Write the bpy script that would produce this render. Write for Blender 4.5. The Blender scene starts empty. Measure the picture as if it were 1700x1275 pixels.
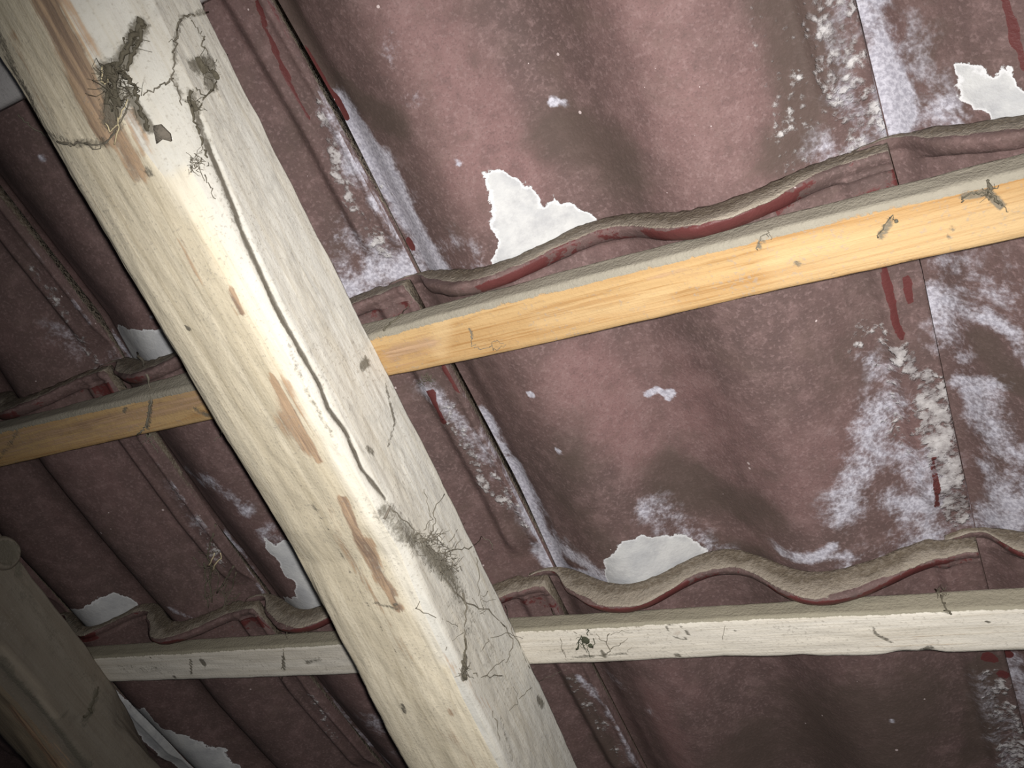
import bpy, bmesh, math, random
import numpy as np
from mathutils import Matrix, Vector
from mathutils.bvhtree import BVHTree
C = bpy.context.scene.collection
sc = bpy.context.scene
rng = random.Random(7)
nrg = np.random.default_rng(5)

# ---------------------------------------------------------------- frame of the roof
# roof coordinates: U along the battens, V up the slope, W inwards (towards the room); the roof pitches 30 degrees
PITCH = math.radians(30)
cs, sn = math.cos(PITCH), math.sin(PITCH)
ROOF = Matrix(((-1, 0, 0, 0), (0, cs, sn, 0), (0, sn, -cs, 2.1), (0, 0, 0, 1)))
RM = np.array([[0.86871158, -0.37948519, -0.31832559],
               [-0.17806058, -0.83896607, 0.51422793],
               [-0.46220625, -0.39003452, -0.79639089]])     # camera axes (right, down, forward) in roof axes
CAM = np.array([0.3096, 0.1596, 0.4583])
FPX = 1468.07

# ---------------------------------------------------------------- camera
cd = bpy.data.cameras.new('camera'); cam = bpy.data.objects.new('camera', cd); C.objects.link(cam)
cd.sensor_fit = 'HORIZONTAL'; cd.sensor_width = 36; cd.lens = FPX / 1700 * 36; cd.clip_start = .01
m = Matrix.Identity(4)
for i in range(3):
    m[i][0] = RM[0][i]; m[i][1] = -RM[1][i]; m[i][2] = -RM[2][i]; m[i][3] = CAM[i]
cam.matrix_world = ROOF @ m
sc.camera = cam

# ---------------------------------------------------------------- light: dim attic, the phone's own flash beside the lens
w = bpy.data.worlds.new('world'); sc.world = w; w.use_nodes = True
w.node_tree.nodes['Background'].inputs[0].default_value = (.80, .86, 1, 1)
w.node_tree.nodes['Background'].inputs[1].default_value = .02
ld = bpy.data.lights.new('flash', 'SPOT'); fl = bpy.data.objects.new('flash', ld); C.objects.link(fl)
ld.energy = 22.2; ld.spot_size = math.radians(99); ld.spot_blend = 1.0; ld.shadow_soft_size = .006
ld.color = (1.0, .975, .95)
mf = Matrix(m)
off = .010 * RM[0] - .006 * RM[1]
for i in range(3): mf[i][3] = CAM[i] + off[i]
aim = Matrix.Rotation(math.radians(-6), 4, 'Y') @ Matrix.Rotation(math.radians(-2), 4, 'X')
fl.matrix_world = ROOF @ mf @ aim
sc.view_settings.view_transform = 'Standard'; sc.view_settings.look = 'None'
sc.view_settings.exposure = 0.0; sc.view_settings.gamma = 1; sc.view_settings.use_curve_mapping = False

# ---------------------------------------------------------------- geometry helpers
def ray(x, y):
    d = RM.T @ np.array([(x - 850) / FPX, (y - 637.5) / FPX, 1.0])
    return d / np.linalg.norm(d)
def at_w(x, y, W):                       # point of the plane W = const seen at a pixel
    d = ray(x, y); return CAM + (W - CAM[2]) / d[2] * d
def at_u(x, y, U):
    d = ray(x, y); return CAM + (U - CAM[0]) / d[0] * d
def hit(bvh, x, y, lift=0.0):
    d = ray(x, y); h = bvh.ray_cast(Vector(CAM), Vector(d), 5)
    if h[0] is None: return None
    return np.array(h[0]) - lift * d
def finer(px, step=10):
    out = []
    for (x0, y0), (x1, y1) in zip(px[:-1], px[1:]):
        n = max(1, int(math.hypot(x1 - x0, y1 - y0) / step)); out += [(x0 + (x1 - x0) * i / n, y0 + (y1 - y0) * i / n) for i in range(n)]
    return out + [px[-1]]
def lattice(shape, seed):
    return np.random.default_rng(seed).random(shape)
def vnoise(P, scale, seed, octaves=3):   # smooth value noise on points (n,3), 0..1
    out = np.zeros(len(P)); amp = 1; tot = 0
    L = lattice((32, 32, 32), seed)
    for o in range(octaves):
        Q = P * scale * 2 ** o + 13.7 * o + 100; I = np.floor(Q).astype(int); F = Q - I; F = F * F * (3 - 2 * F)
        v = 0
        for a in (0, 1):
            for b in (0, 1):
                for c in (0, 1):
                    wgt = (F[:, 0] if a else 1 - F[:, 0]) * (F[:, 1] if b else 1 - F[:, 1]) * (F[:, 2] if c else 1 - F[:, 2])
                    v = v + wgt * L[(I[:, 0] + a) % 32, (I[:, 1] + b) % 32, (I[:, 2] + c) % 32]
        out += v * amp; tot += amp; amp *= .5
    return out / tot
def smooth01(x):
    x = np.clip(x, 0, 1); return x * x * (3 - 2 * x)
def polydist(P, pts):                    # distance of points to a 3-D polyline
    pts = np.asarray(pts, float); best = np.full(len(P), 1e9)
    if len(pts) == 1: return np.linalg.norm(P - pts[0], axis=1)
    for a, b in zip(pts[:-1], pts[1:]):
        ab = b - a; t = np.clip(((P - a) @ ab) / max(ab @ ab, 1e-12), 0, 1)
        best = np.minimum(best, np.linalg.norm(P - a - t[:, None] * ab, axis=1))
    return best
def inside(P, poly):
    x, y = P[:, 0], P[:, 1]; c = np.zeros(len(P), bool); n = len(poly)
    for i in range(n):
        x0, y0 = poly[i][:2]; x1, y1 = poly[(i + 1) % n][:2]
        if y0 == y1: continue
        c ^= ((y0 > y) != (y1 > y)) & (x < (x1 - x0) * (y - y0) / (y1 - y0) + x0)
    return c

def link(name, verts, faces, mat, parent=None, base=None, attrs=None, smooth=True, flat_ids=None):
    base = np.zeros(3) if base is None else np.asarray(base, float)
    me = bpy.data.meshes.new(name)
    me.from_pydata((np.asarray(verts) - base).tolist(), [], [list(f) for f in faces])
    if smooth: me.polygons.foreach_set('use_smooth', [True] * len(me.polygons))
    for k, v in (attrs or {}).items():
        a = me.attributes.new(k, 'FLOAT', 'POINT'); a.data.foreach_set('value', np.asarray(v, np.float32))
    me.update(); me.materials.append(mat)
    o = bpy.data.objects.new(name, me); C.objects.link(o)
    if parent is None: o.matrix_world = ROOF @ Matrix.Translation(base)
    else:
        o.parent = parent; o.matrix_local = Matrix.Translation(base - np.array(parent['_base']))
    o['_base'] = base.tolist()
    return o
def tag(o, label=None, cat=None, group=None, kind=None):
    for k, v in (('label', label), ('category', cat), ('group', group), ('kind', kind)):
        if v: o[k] = v
    return o

# ---------------------------------------------------------------- shader helpers
class NT:
    def __init__(s, name):
        s.m = bpy.data.materials.new(name); s.m.use_nodes = True; s.t = s.m.node_tree; s.b = s.t.nodes['Principled BSDF']
        s.co = s.t.nodes.new('ShaderNodeTexCoord'); s.P = s.co.outputs['Object']
        oi = s.t.nodes.new('ShaderNodeObjectInfo'); v = s.n('ShaderNodeVectorMath', operation='SCALE'); 
        cx = s.t.nodes.new('ShaderNodeCombineXYZ')
        for i in range(3): s.t.links.new(oi.outputs['Random'], cx.inputs[i])
        s.t.links.new(cx.outputs[0], v.inputs[0]); v.inputs['Scale'].default_value = 9
        a = s.n('ShaderNodeVectorMath', operation='ADD'); s.t.links.new(s.P, a.inputs[0]); s.t.links.new(v.outputs[0], a.inputs[1])
        s.P = a.outputs[0]
    def n(s, t, **k):
        x = s.t.nodes.new(t)
        for a, b in k.items(): setattr(x, a, b)
        return x
    def put(s, sock, v):
        if isinstance(v, (int, float)): sock.default_value = v
        elif isinstance(v, tuple): sock.default_value = v + (1,) if len(v) == 3 and sock.type == 'RGBA' else v
        else: s.t.links.new(v, sock)
    def attr(s, name):
        x = s.n('ShaderNodeAttribute', attribute_name=name); return x.outputs['Fac']
    def math(s, op, a, b=0.0, c=None, clamp=False):
        x = s.n('ShaderNodeMath', operation=op, use_clamp=clamp); s.put(x.inputs[0], a); s.put(x.inputs[1], b)
        if c is not None: s.put(x.inputs[2], c)
        return x.outputs[0]
    def mapr(s, v, a, b, c=0.0, d=1.0, smooth=True):
        x = s.n('ShaderNodeMapRange', interpolation_type='SMOOTHSTEP' if smooth else 'LINEAR')
        s.put(x.inputs[0], v)
        for i, q in enumerate((a, b, c, d)): s.put(x.inputs[i + 1], q)
        return x.outputs[0]
    def scaled(s, sx, sy, sz):
        x = s.n('ShaderNodeVectorMath', operation='MULTIPLY'); s.t.links.new(s.P, x.inputs[0]); x.inputs[1].default_value = (sx, sy, sz); return x.outputs[0]
    def noise(s, scale, detail=4, rough=.55, vec=None, dist=0.0):
        x = s.n('ShaderNodeTexNoise'); s.t.links.new(vec if vec is not None else s.P, x.inputs['Vector'])
        x.inputs['Scale'].default_value = scale; x.inputs['Detail'].default_value = detail; x.inputs['Roughness'].default_value = rough
        x.inputs['Distortion'].default_value = dist; return x.outputs[0]
    def voro(s, scale, feature='F1', vec=None):
        x = s.n('ShaderNodeTexVoronoi', feature=feature); s.t.links.new(vec if vec is not None else s.P, x.inputs['Vector'])
        x.inputs['Scale'].default_value = scale; return x
    def mix(s, f, a, b, mode='MIX'):
        x = s.n('ShaderNodeMix', data_type='RGBA', blend_type=mode); s.put(x.inputs[0], f)
        s.put(x.inputs[6], a); s.put(x.inputs[7], b); return x.outputs[2]
    def done(s, col, rough=.8, height=None, dist=.001, strength=1.0, spec=.3):
        s.put(s.b.inputs['Base Color'], col); s.put(s.b.inputs['Roughness'], rough); s.b.inputs['Specular IOR Level'].default_value = spec
        if height is not None:
            bu = s.n('ShaderNodeBump'); bu.inputs['Distance'].default_value = dist; bu.inputs['Strength'].default_value = strength
            s.put(bu.inputs['Height'], height); s.t.links.new(bu.outputs[0], s.b.inputs['Normal'])
        return s.m

def tile_material():
    t = NT('painted_concrete_tile')
    n1 = t.noise(9, 4, .6); n2 = t.noise(75, 6, .68); n3 = t.noise(420, 3, .6); n4 = t.noise(28, 5, .65, dist=.6)
    n2c = t.math('SUBTRACT', n2, .5); n3c = t.math('SUBTRACT', n3, .5); n4c = t.math('SUBTRACT', n4, .5)
    streak = t.noise(1, 4, .6, t.scaled(60, 9, 30))
    rose = t.math('ADD', t.attr('rose'), t.math('MULTIPLY', t.math('ADD', n1, t.math('MULTIPLY', streak, .35)), 1.0))
    col = t.mix(t.mapr(rose, .40, 1.35), (.096, .064, .058), (.190, .110, .105))
    col = t.mix(t.math('MULTIPLY', t.mapr(n2, .46, .68), .38), col, (.24, .158, .150))
    col = t.mix(t.math('MULTIPLY', t.mapr(n2, .50, .30), .40), col, (.085, .056, .052))
    n5 = t.noise(900, 2, .5); col = t.mix(t.math('MULTIPLY', t.mapr(n5, .5, .3), .35), col, (.07, .045, .043))
    col = t.mix(t.math('MULTIPLY', t.mapr(n3, .50, .72), .42), col, (.27, .185, .178))
    col = t.mix(t.math('MULTIPLY', t.mapr(n4, .50, .72), .45), col, (.115, .078, .066))
    soot = t.mapr(t.math('ADD', t.attr('soot'), t.math('MULTIPLY', n4c, 1.1)), .25, .95)
    soot = t.math('MULTIPLY', soot, t.math('MULTIPLY', t.attr('soot'), 1.4, clamp=True))
    col = t.mix(t.math('MULTIPLY', soot, .72), col, (.072, .052, .042))
    # weathered haze patches where the dew dries
    bl = t.attr('bloom')
    bm = t.math('ADD', bl, t.math('ADD', t.math('MULTIPLY', n2c, 1.7), t.math('ADD', t.math('MULTIPLY', n4c, 2.3), t.math('MULTIPLY', n3c, .5))))
    bm = t.math('MULTIPLY', t.mapr(bm, .22, 1.05), t.math('MULTIPLY', bl, 2.5, clamp=True))
    col = t.mix(t.math('MULTIPLY', bm, .93), col, t.mix(t.mapr(n3, .35, .65), (.34, .33, .38), (.54, .53, .59)))
    # crust of lime beads along the laps
    v = t.voro(230); cr = t.attr('crust')
    cm = t.mapr(t.math('ADD', t.math('MULTIPLY', cr, .75), t.math('ADD', t.math('MULTIPLY', n2c, 2.2), t.math('ADD', t.math('MULTIPLY', n3c, .8), t.math('MULTIPLY', t.math('SUBTRACT', .45, v.outputs['Distance']), .7)))), .42, .85)
    cm = t.math('MULTIPLY', cm, t.math('MULTIPLY', cr, 4, clamp=True))
    col = t.mix(t.math('MULTIPLY', cm, .85), col, t.mix(t.mapr(n2, .4, .7), (.22, .20, .20), (.56, .54, .53)))
    # unweathered paint
    pt = t.math('ADD', t.attr('paint'), t.math('ADD', t.math('MULTIPLY', n2c, 1.3), t.math('MULTIPLY', n3c, .3)))
    pm = t.math('MULTIPLY', t.mapr(pt, .50, .62), t.math('MULTIPLY', t.attr('paint'), 6, clamp=True))
    col = t.mix(pm, col, t.mix(n2, (.075, .021, .020), (.125, .038, .036)))
    # sparse specks
    vs = t.voro(105); sep = t.n('ShaderNodeSeparateColor'); t.t.links.new(vs.outputs['Color'], sep.inputs[0])
    size = t.mapr(sep.outputs[0], .55, 1.0, 0.0, .13, smooth=False)
    sp = t.math('LESS_THAN', vs.outputs['Distance'], t.math('MULTIPLY', size, t.mapr(n4, .45, .62)))
    col = t.mix(t.math('MULTIPLY', sp, .8), col, (.55, .46, .45))
    # flaked places: bare fibre cement
    pl = t.math('ADD', t.attr('peel'), t.math('ADD', t.math('MULTIPLY', n2c, .010), t.math('MULTIPLY', n3c, .0022)))
    plm = t.mapr(pl, -.0002, .0004)
    rim = t.math('MULTIPLY', t.mapr(pl, .0024, .0004), plm)
    pc = t.mix(t.mapr(n4, .3, .7), (.40, .405, .415), (.55, .55, .54))
    pc = t.mix(t.math('MULTIPLY', t.mapr(n2, .45, .7), .45), pc, (.31, .31, .325))
    pc = t.mix(t.math('MULTIPLY', rim, .8), pc, (.68, .68, .69))
    col = t.mix(plm, col, pc)
    # dust caked on the upper edge
    du = t.math('ADD', t.attr('dust'), t.math('ADD', t.math('MULTIPLY', n3c, .5), t.math('MULTIPLY', n2c, .55)))
    dm = t.mapr(du, .42, .60)
    hb = t.math('ADD', t.attr('hband'), t.math('MULTIPLY', n2c, 1.0))
    dc = t.mix(t.mapr(hb, .35, .75), (.135, .108, .078), (.27, .232, .185))
    dc = t.mix(t.math('MULTIPLY', t.mapr(n3, .4, .7), .35), dc, (.34, .30, .25))
    col = t.mix(dm, col, dc)
    h = t.math('ADD', t.math('MULTIPLY', n2, .5), t.math('MULTIPLY', n3, .35))
    h = t.math('ADD', h, t.math('MULTIPLY', plm, -.3)); h = t.math('ADD', h, t.math('MULTIPLY', cm, .9)); h = t.math('ADD', h, t.math('MULTIPLY', dm, t.math('MULTIPLY', n3, 1.4)))
    return t.done(col, t.mapr(pm, 0, 1, .78, .5), h, .0011, .8)
def wood_material(name, axis, side, inner, dark, pale, dustc, grain=.35, ridges=.25):
    # axis: 0 grain along U, 1 grain along V
    t = NT(name)
    sc1 = (13, 520, 520) if axis == 0 else (360, 9, 360)
    sc2 = (3, 60, 60) if axis == 0 else (55, 2.4, 55)
    g = t.noise(1, 5, .6, t.scaled(*sc1), .3); g2 = t.noise(1, 4, .6, t.scaled(*sc2), .5)
    n2 = t.noise(85, 6, .65); n3 = t.noise(480, 3, .6); n4 = t.noise(22, 5, .6)
    n2c = t.math('SUBTRACT', n2, .5); n3c = t.math('SUBTRACT', n3, .5); gc = t.math('SUBTRACT', g, .5)
    f = t.mapr(t.math('ADD', t.attr('face'), t.math('MULTIPLY', n2c, .25)), .38, .62)
    col = t.mix(f, side, inner)
    ff = t.mapr(f, 0, 1, .55, 1.0)
    col = t.mix(t.math('MULTIPLY', t.math('MULTIPLY', t.mapr(g2, .38, .68), grain), ff), col, dark)
    col = t.mix(t.math('MULTIPLY', t.math('MULTIPLY', t.mapr(g, .48, .66), ridges), ff), col, dark)
    col = t.mix(t.math('MULTIPLY', t.math('MULTIPLY', t.mapr(n2, .50, .72), t.math('SUBTRACT', 1.0, f)), .38), col, tuple(.62 * c for c in side))
    col = t.mix(t.math('MULTIPLY', t.mapr(n3, .5, .75), .22), col, tuple(.72 * c for c in dark))
    col = t.mix(t.math('MULTIPLY', t.attr('pale'), .65), col, pale)
    bk = t.math('ADD', t.attr('bark_shade'), t.math('ADD', t.math('MULTIPLY', gc, 1.9), t.math('ADD', t.math('MULTIPLY', n2c, .9), t.math('MULTIPLY', t.math('SUBTRACT', g2, .5), 1.6))))
    bm = t.math('MULTIPLY', t.mapr(bk, .30, .85), t.math('MULTIPLY', t.attr('bark_shade'), 3, clamp=True))
    col = t.mix(t.math('MULTIPLY', bm, .85), col, t.mix(t.mapr(g, .35, .65), (.17, .10, .070), (.48, .32, .20)))
    col = t.mix(t.math('MULTIPLY', t.mapr(t.math('ADD', n3, t.math('MULTIPLY', n4, .4)), .79, .93), .42), col, (.33, .30, .26))
    gr = t.math('ADD', t.attr('grime'), t.math('ADD', t.math('MULTIPLY', n2c, .9), t.math('MULTIPLY', n3c, .7)))
    gm = t.math('MULTIPLY', t.mapr(gr, .28, .80), t.math('MULTIPLY', t.attr('grime'), 4, clamp=True))
    col = t.mix(t.math('MULTIPLY', gm, .9), col, t.mix(n3, (.10, .088, .066), (.21, .19, .15)))
    ck = t.mapr(t.math('ADD', t.attr('crack'), t.math('MULTIPLY', n2c, .55)), .74, .98)
    col = t.mix(t.math('MULTIPLY', ck, .88), col, (.115, .10, .078))
    du = t.math('ADD', t.attr('dust'), t.math('ADD', t.math('MULTIPLY', n2c, .8), t.math('MULTIPLY', n3c, .45)))
    dm = t.mapr(du, .42, .60)
    col = t.mix(dm, col, t.mix(n2, tuple(.72 * c for c in dustc), dustc))
    h = t.math('ADD', t.math('MULTIPLY', g, .5), t.math('MULTIPLY', n3, .45)); h = t.math('ADD', h, t.math('MULTIPLY', t.math('MAXIMUM', gm, dm), t.math('MULTIPLY', n3, .8)))
    return t.done(col, .82, h, .0009, .75, .2)
def plain_material(name, a, b, scale=300, rough=.9):
    t = NT(name); return t.done(t.mix(t.noise(scale, 4), a, b), rough, t.noise(scale * 2, 3), .0006, .6, .15)

TILE = tile_material()
RAFTER = wood_material('rafter_pine', 1, (.64, .62, .56), (.80, .715, .55), (.46, .39, .265), (.76, .735, .66), (.40, .36, .28), .46, .42)
OLD = wood_material('old_rafter_pine', 1, (.24, .21, .17), (.31, .245, .17), (.14, .105, .072), (.42, .36, .28), (.22, .19, .14), .5, .4)
ORANGE = wood_material('new_batten_pine', 0, (.42, .275, .12), (.49, .33, .16), (.31, .155, .050), (.62, .46, .26), (.33, .30, .24), .45, .70)
WHITE = wood_material('pale_batten_pine', 0, (.69, .65, .56), (.77, .72, .63), (.50, .44, .34), (.80, .76, .68), (.34, .31, .235), .38, .36)
WEB = plain_material('dusty_cobweb', (.12, .105, .08), (.24, .215, .17))
CLUMP = plain_material('matted_dust', (.07, .062, .045), (.17, .15, .11), 500)
GREEN = plain_material('mossy_clump', (.035, .038, .024), (.10, .105, .07), 500)
STRAW = plain_material('dry_straw', (.55, .46, .28), (.72, .62, .40), 200, .6)
FLAKE = plain_material('bark_flake_grey', (.15, .13, .105), (.24, .21, .17), 400)

# ---------------------------------------------------------------- roof tiles
GAUGE, LT = .265, .305
def vh(r): return .012 - GAUGE * (r - 1)
JT = {-1: ([-.5, -.37, -.253, -.15, -.06, .012, .05, .2], [-.328, -.338, -.331, -.336, -.334, -.322, -.316, -.326]),
      0: ([-.5, -.253, -.17, .012, .127, .25], [-.022, -.018, -.0135, -.0150, -.0135, -.020]),
      1: ([-.5, -.253, -.06, .012, .25], [.292, .2885, .292, .289, .288])}
def uj(k, V):
    if k in JT: return np.interp(V, *JT[k])
    if k < -1: return uj(-1, V) + .302 * (k + 1)
    return uj(1, V) + .303 * (k - 1)
WS = np.array([-.06, 0, .072, .139, .212, .305, .377]); WV = np.array([-.022, -.0435, -.0165, -.0455, -.0135, -.0435, -.0165])
def wave(s):
    i = np.clip(np.searchsorted(WS, s) - 1, 0, len(WS) - 2); f = (s - WS[i]) / (WS[i + 1] - WS[i]); f = .5 - .5 * np.cos(np.pi * np.clip(f, 0, 1))
    return WV[i] + (WV[i + 1] - WV[i]) * f
S0 = -.018
def tile_points(r, k, fine):
    n = 132 if fine else 50; mrow = 128 if fine else 44
    s = np.unique(np.concatenate([np.linspace(S0, LT, n), [LT - .024, LT - .0215, LT - .017, LT - .0145, LT - .006, LT - .0035]]))
    H = vh(r); wv = wave(s)
    rr = np.random.default_rng(100 + r * 17 + k)
    # parts of the profile across the tile
    thin = smooth01(s / .022)                                   # the cover roll is thinner where it laps its neighbour
    strip = smooth01((s - (LT - .030)) / .009)                  # the water channel at the other side hangs lower
    rib = np.maximum(smooth01(1 - abs(s - (LT - .0192)) / .0042), smooth01(1 - abs(s - (LT - .0018)) / .0042))
    out = np.where(strip > 0, wv + (np.maximum(-.0345 - wv, .003)) * strip, wv)
    body = wv + .006 + .008 * thin + .0065 * strip + .0012 * rib * strip
    lipx = (.0085 + .0045 * smooth01((wave(s) + .040) / .02)) * smooth01((s - .004) / .02) * (1 - .75 * strip)
    lip = body + lipx + .0012 * np.sin(s * 70 + rr.random() * 6)
    if (r, k) == (2, -2): lip = body + (lip - body) * smooth01((s - .150) / .006)
    Vs, Wf, Z = [], [], []    # v offset below head, function id, zone
    ring = []
    def add(v, wfun, zone, hb=0.0, edge=0): ring.append((v, wfun, zone, hb))
    for v in np.linspace(GAUGE + .045, .004, 26 if fine else 12): add(v, out, 'out')
    add(.0012, out + .0003, 'top', 0)
    nf = 8
    for i in range(nf + 1):
        f = i / nf; add(.0 + .0010 * (f > .9), out + .0015 + (lip - .0015 - out) * f, 'head', f)
    add(.0030, lip + .0002, 'lip'); add(.0062, lip - .0012, 'lip'); add(.0092, lip - .0034, 'lip')
    add(.0104, body + (lip - body) * .35, 'lip'); add(.0112, body, 'in')
    for v in np.linspace(.0135, GAUGE + .045, mrow): add(v, body, 'in')
    V = np.array([a[0] for a in ring]); N = len(ring)
    sg, vg = np.meshgrid(s, V, indexing='ij')
    W = np.stack([a[1] for a in ring], 1)
    fade = smooth01((vg - .225) / .03)                          # the channel ends at the lower lap
    isin = np.array([a[2] == 'in' for a in ring])
    lap = (wv + .006 + .008 * thin)[:, None] + 0 * W
    W = np.where(isin[None, :], W * (1 - fade) + lap * fade, W)
    W = W - .0155 * vg / GAUGE
    Vg = H - vg
    u0 = uj(k, Vg); u1 = uj(k + 1, Vg)
    U = u0 + (u1 - u0) * sg / LT
    P = np.stack([U, Vg, W], 2).reshape(-1, 3)
    z = np.array([{'out': 0, 'top': 1, 'head': 2, 'lip': 3, 'in': 4}[a[2]] for a in ring])
    Z = np.tile(z, len(s)); HB = np.tile(np.array([a[3] for a in ring]), len(s)); SG = sg.reshape(-1)
    # hand-made unevenness
    nz = vnoise(P, 45, 11) - .5; nz2 = vnoise(P, 220, 12, 2) - .5
    rough = np.where(Z == 2, .0030, np.where(Z == 3, .0022, 0))
    P[:, 1] += rough * (nz * .8 + nz2 * .7) * (Z >= 2)
    P[:, 2] += np.where(Z == 3, .0022 * nz2, 0) + np.where(Z == 4, .0012 * nz, 0) + np.where((Z == 1) | ((Z == 2) & (HB < .2)), .0010 * nz, 0)
    ns = len(s); idx = np.arange(ns * N).reshape(ns, N)
    a = idx[:-1]; b = idx[1:]
    q = np.stack([a, np.roll(a, -1, 1), np.roll(b, -1, 1), b], 2).reshape(-1, 4)
    faces = q.tolist() + [idx[0][::-1].tolist(), idx[-1].tolist()]
    return P, faces, Z, HB, SG
ROWS = range(-1, 4); COLS = range(-4, 3)
tiles = {}
for r in ROWS:
    for k in COLS:
        tiles[r, k] = tile_points(r, k, 0 <= r <= 2 and -2 <= k <= 1)
rowbvh = {}
for r in (0, 1, 2):
    vv, ff, o = [], [], 0
    for k in range(-3, 3):
        P, F, *_ = tiles[r, k]; vv += P.tolist(); ff += [[i + o for i in f] for f in F]; o += len(P)
    rowbvh[r] = BVHTree.FromPolygons(vv, ff)

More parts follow.
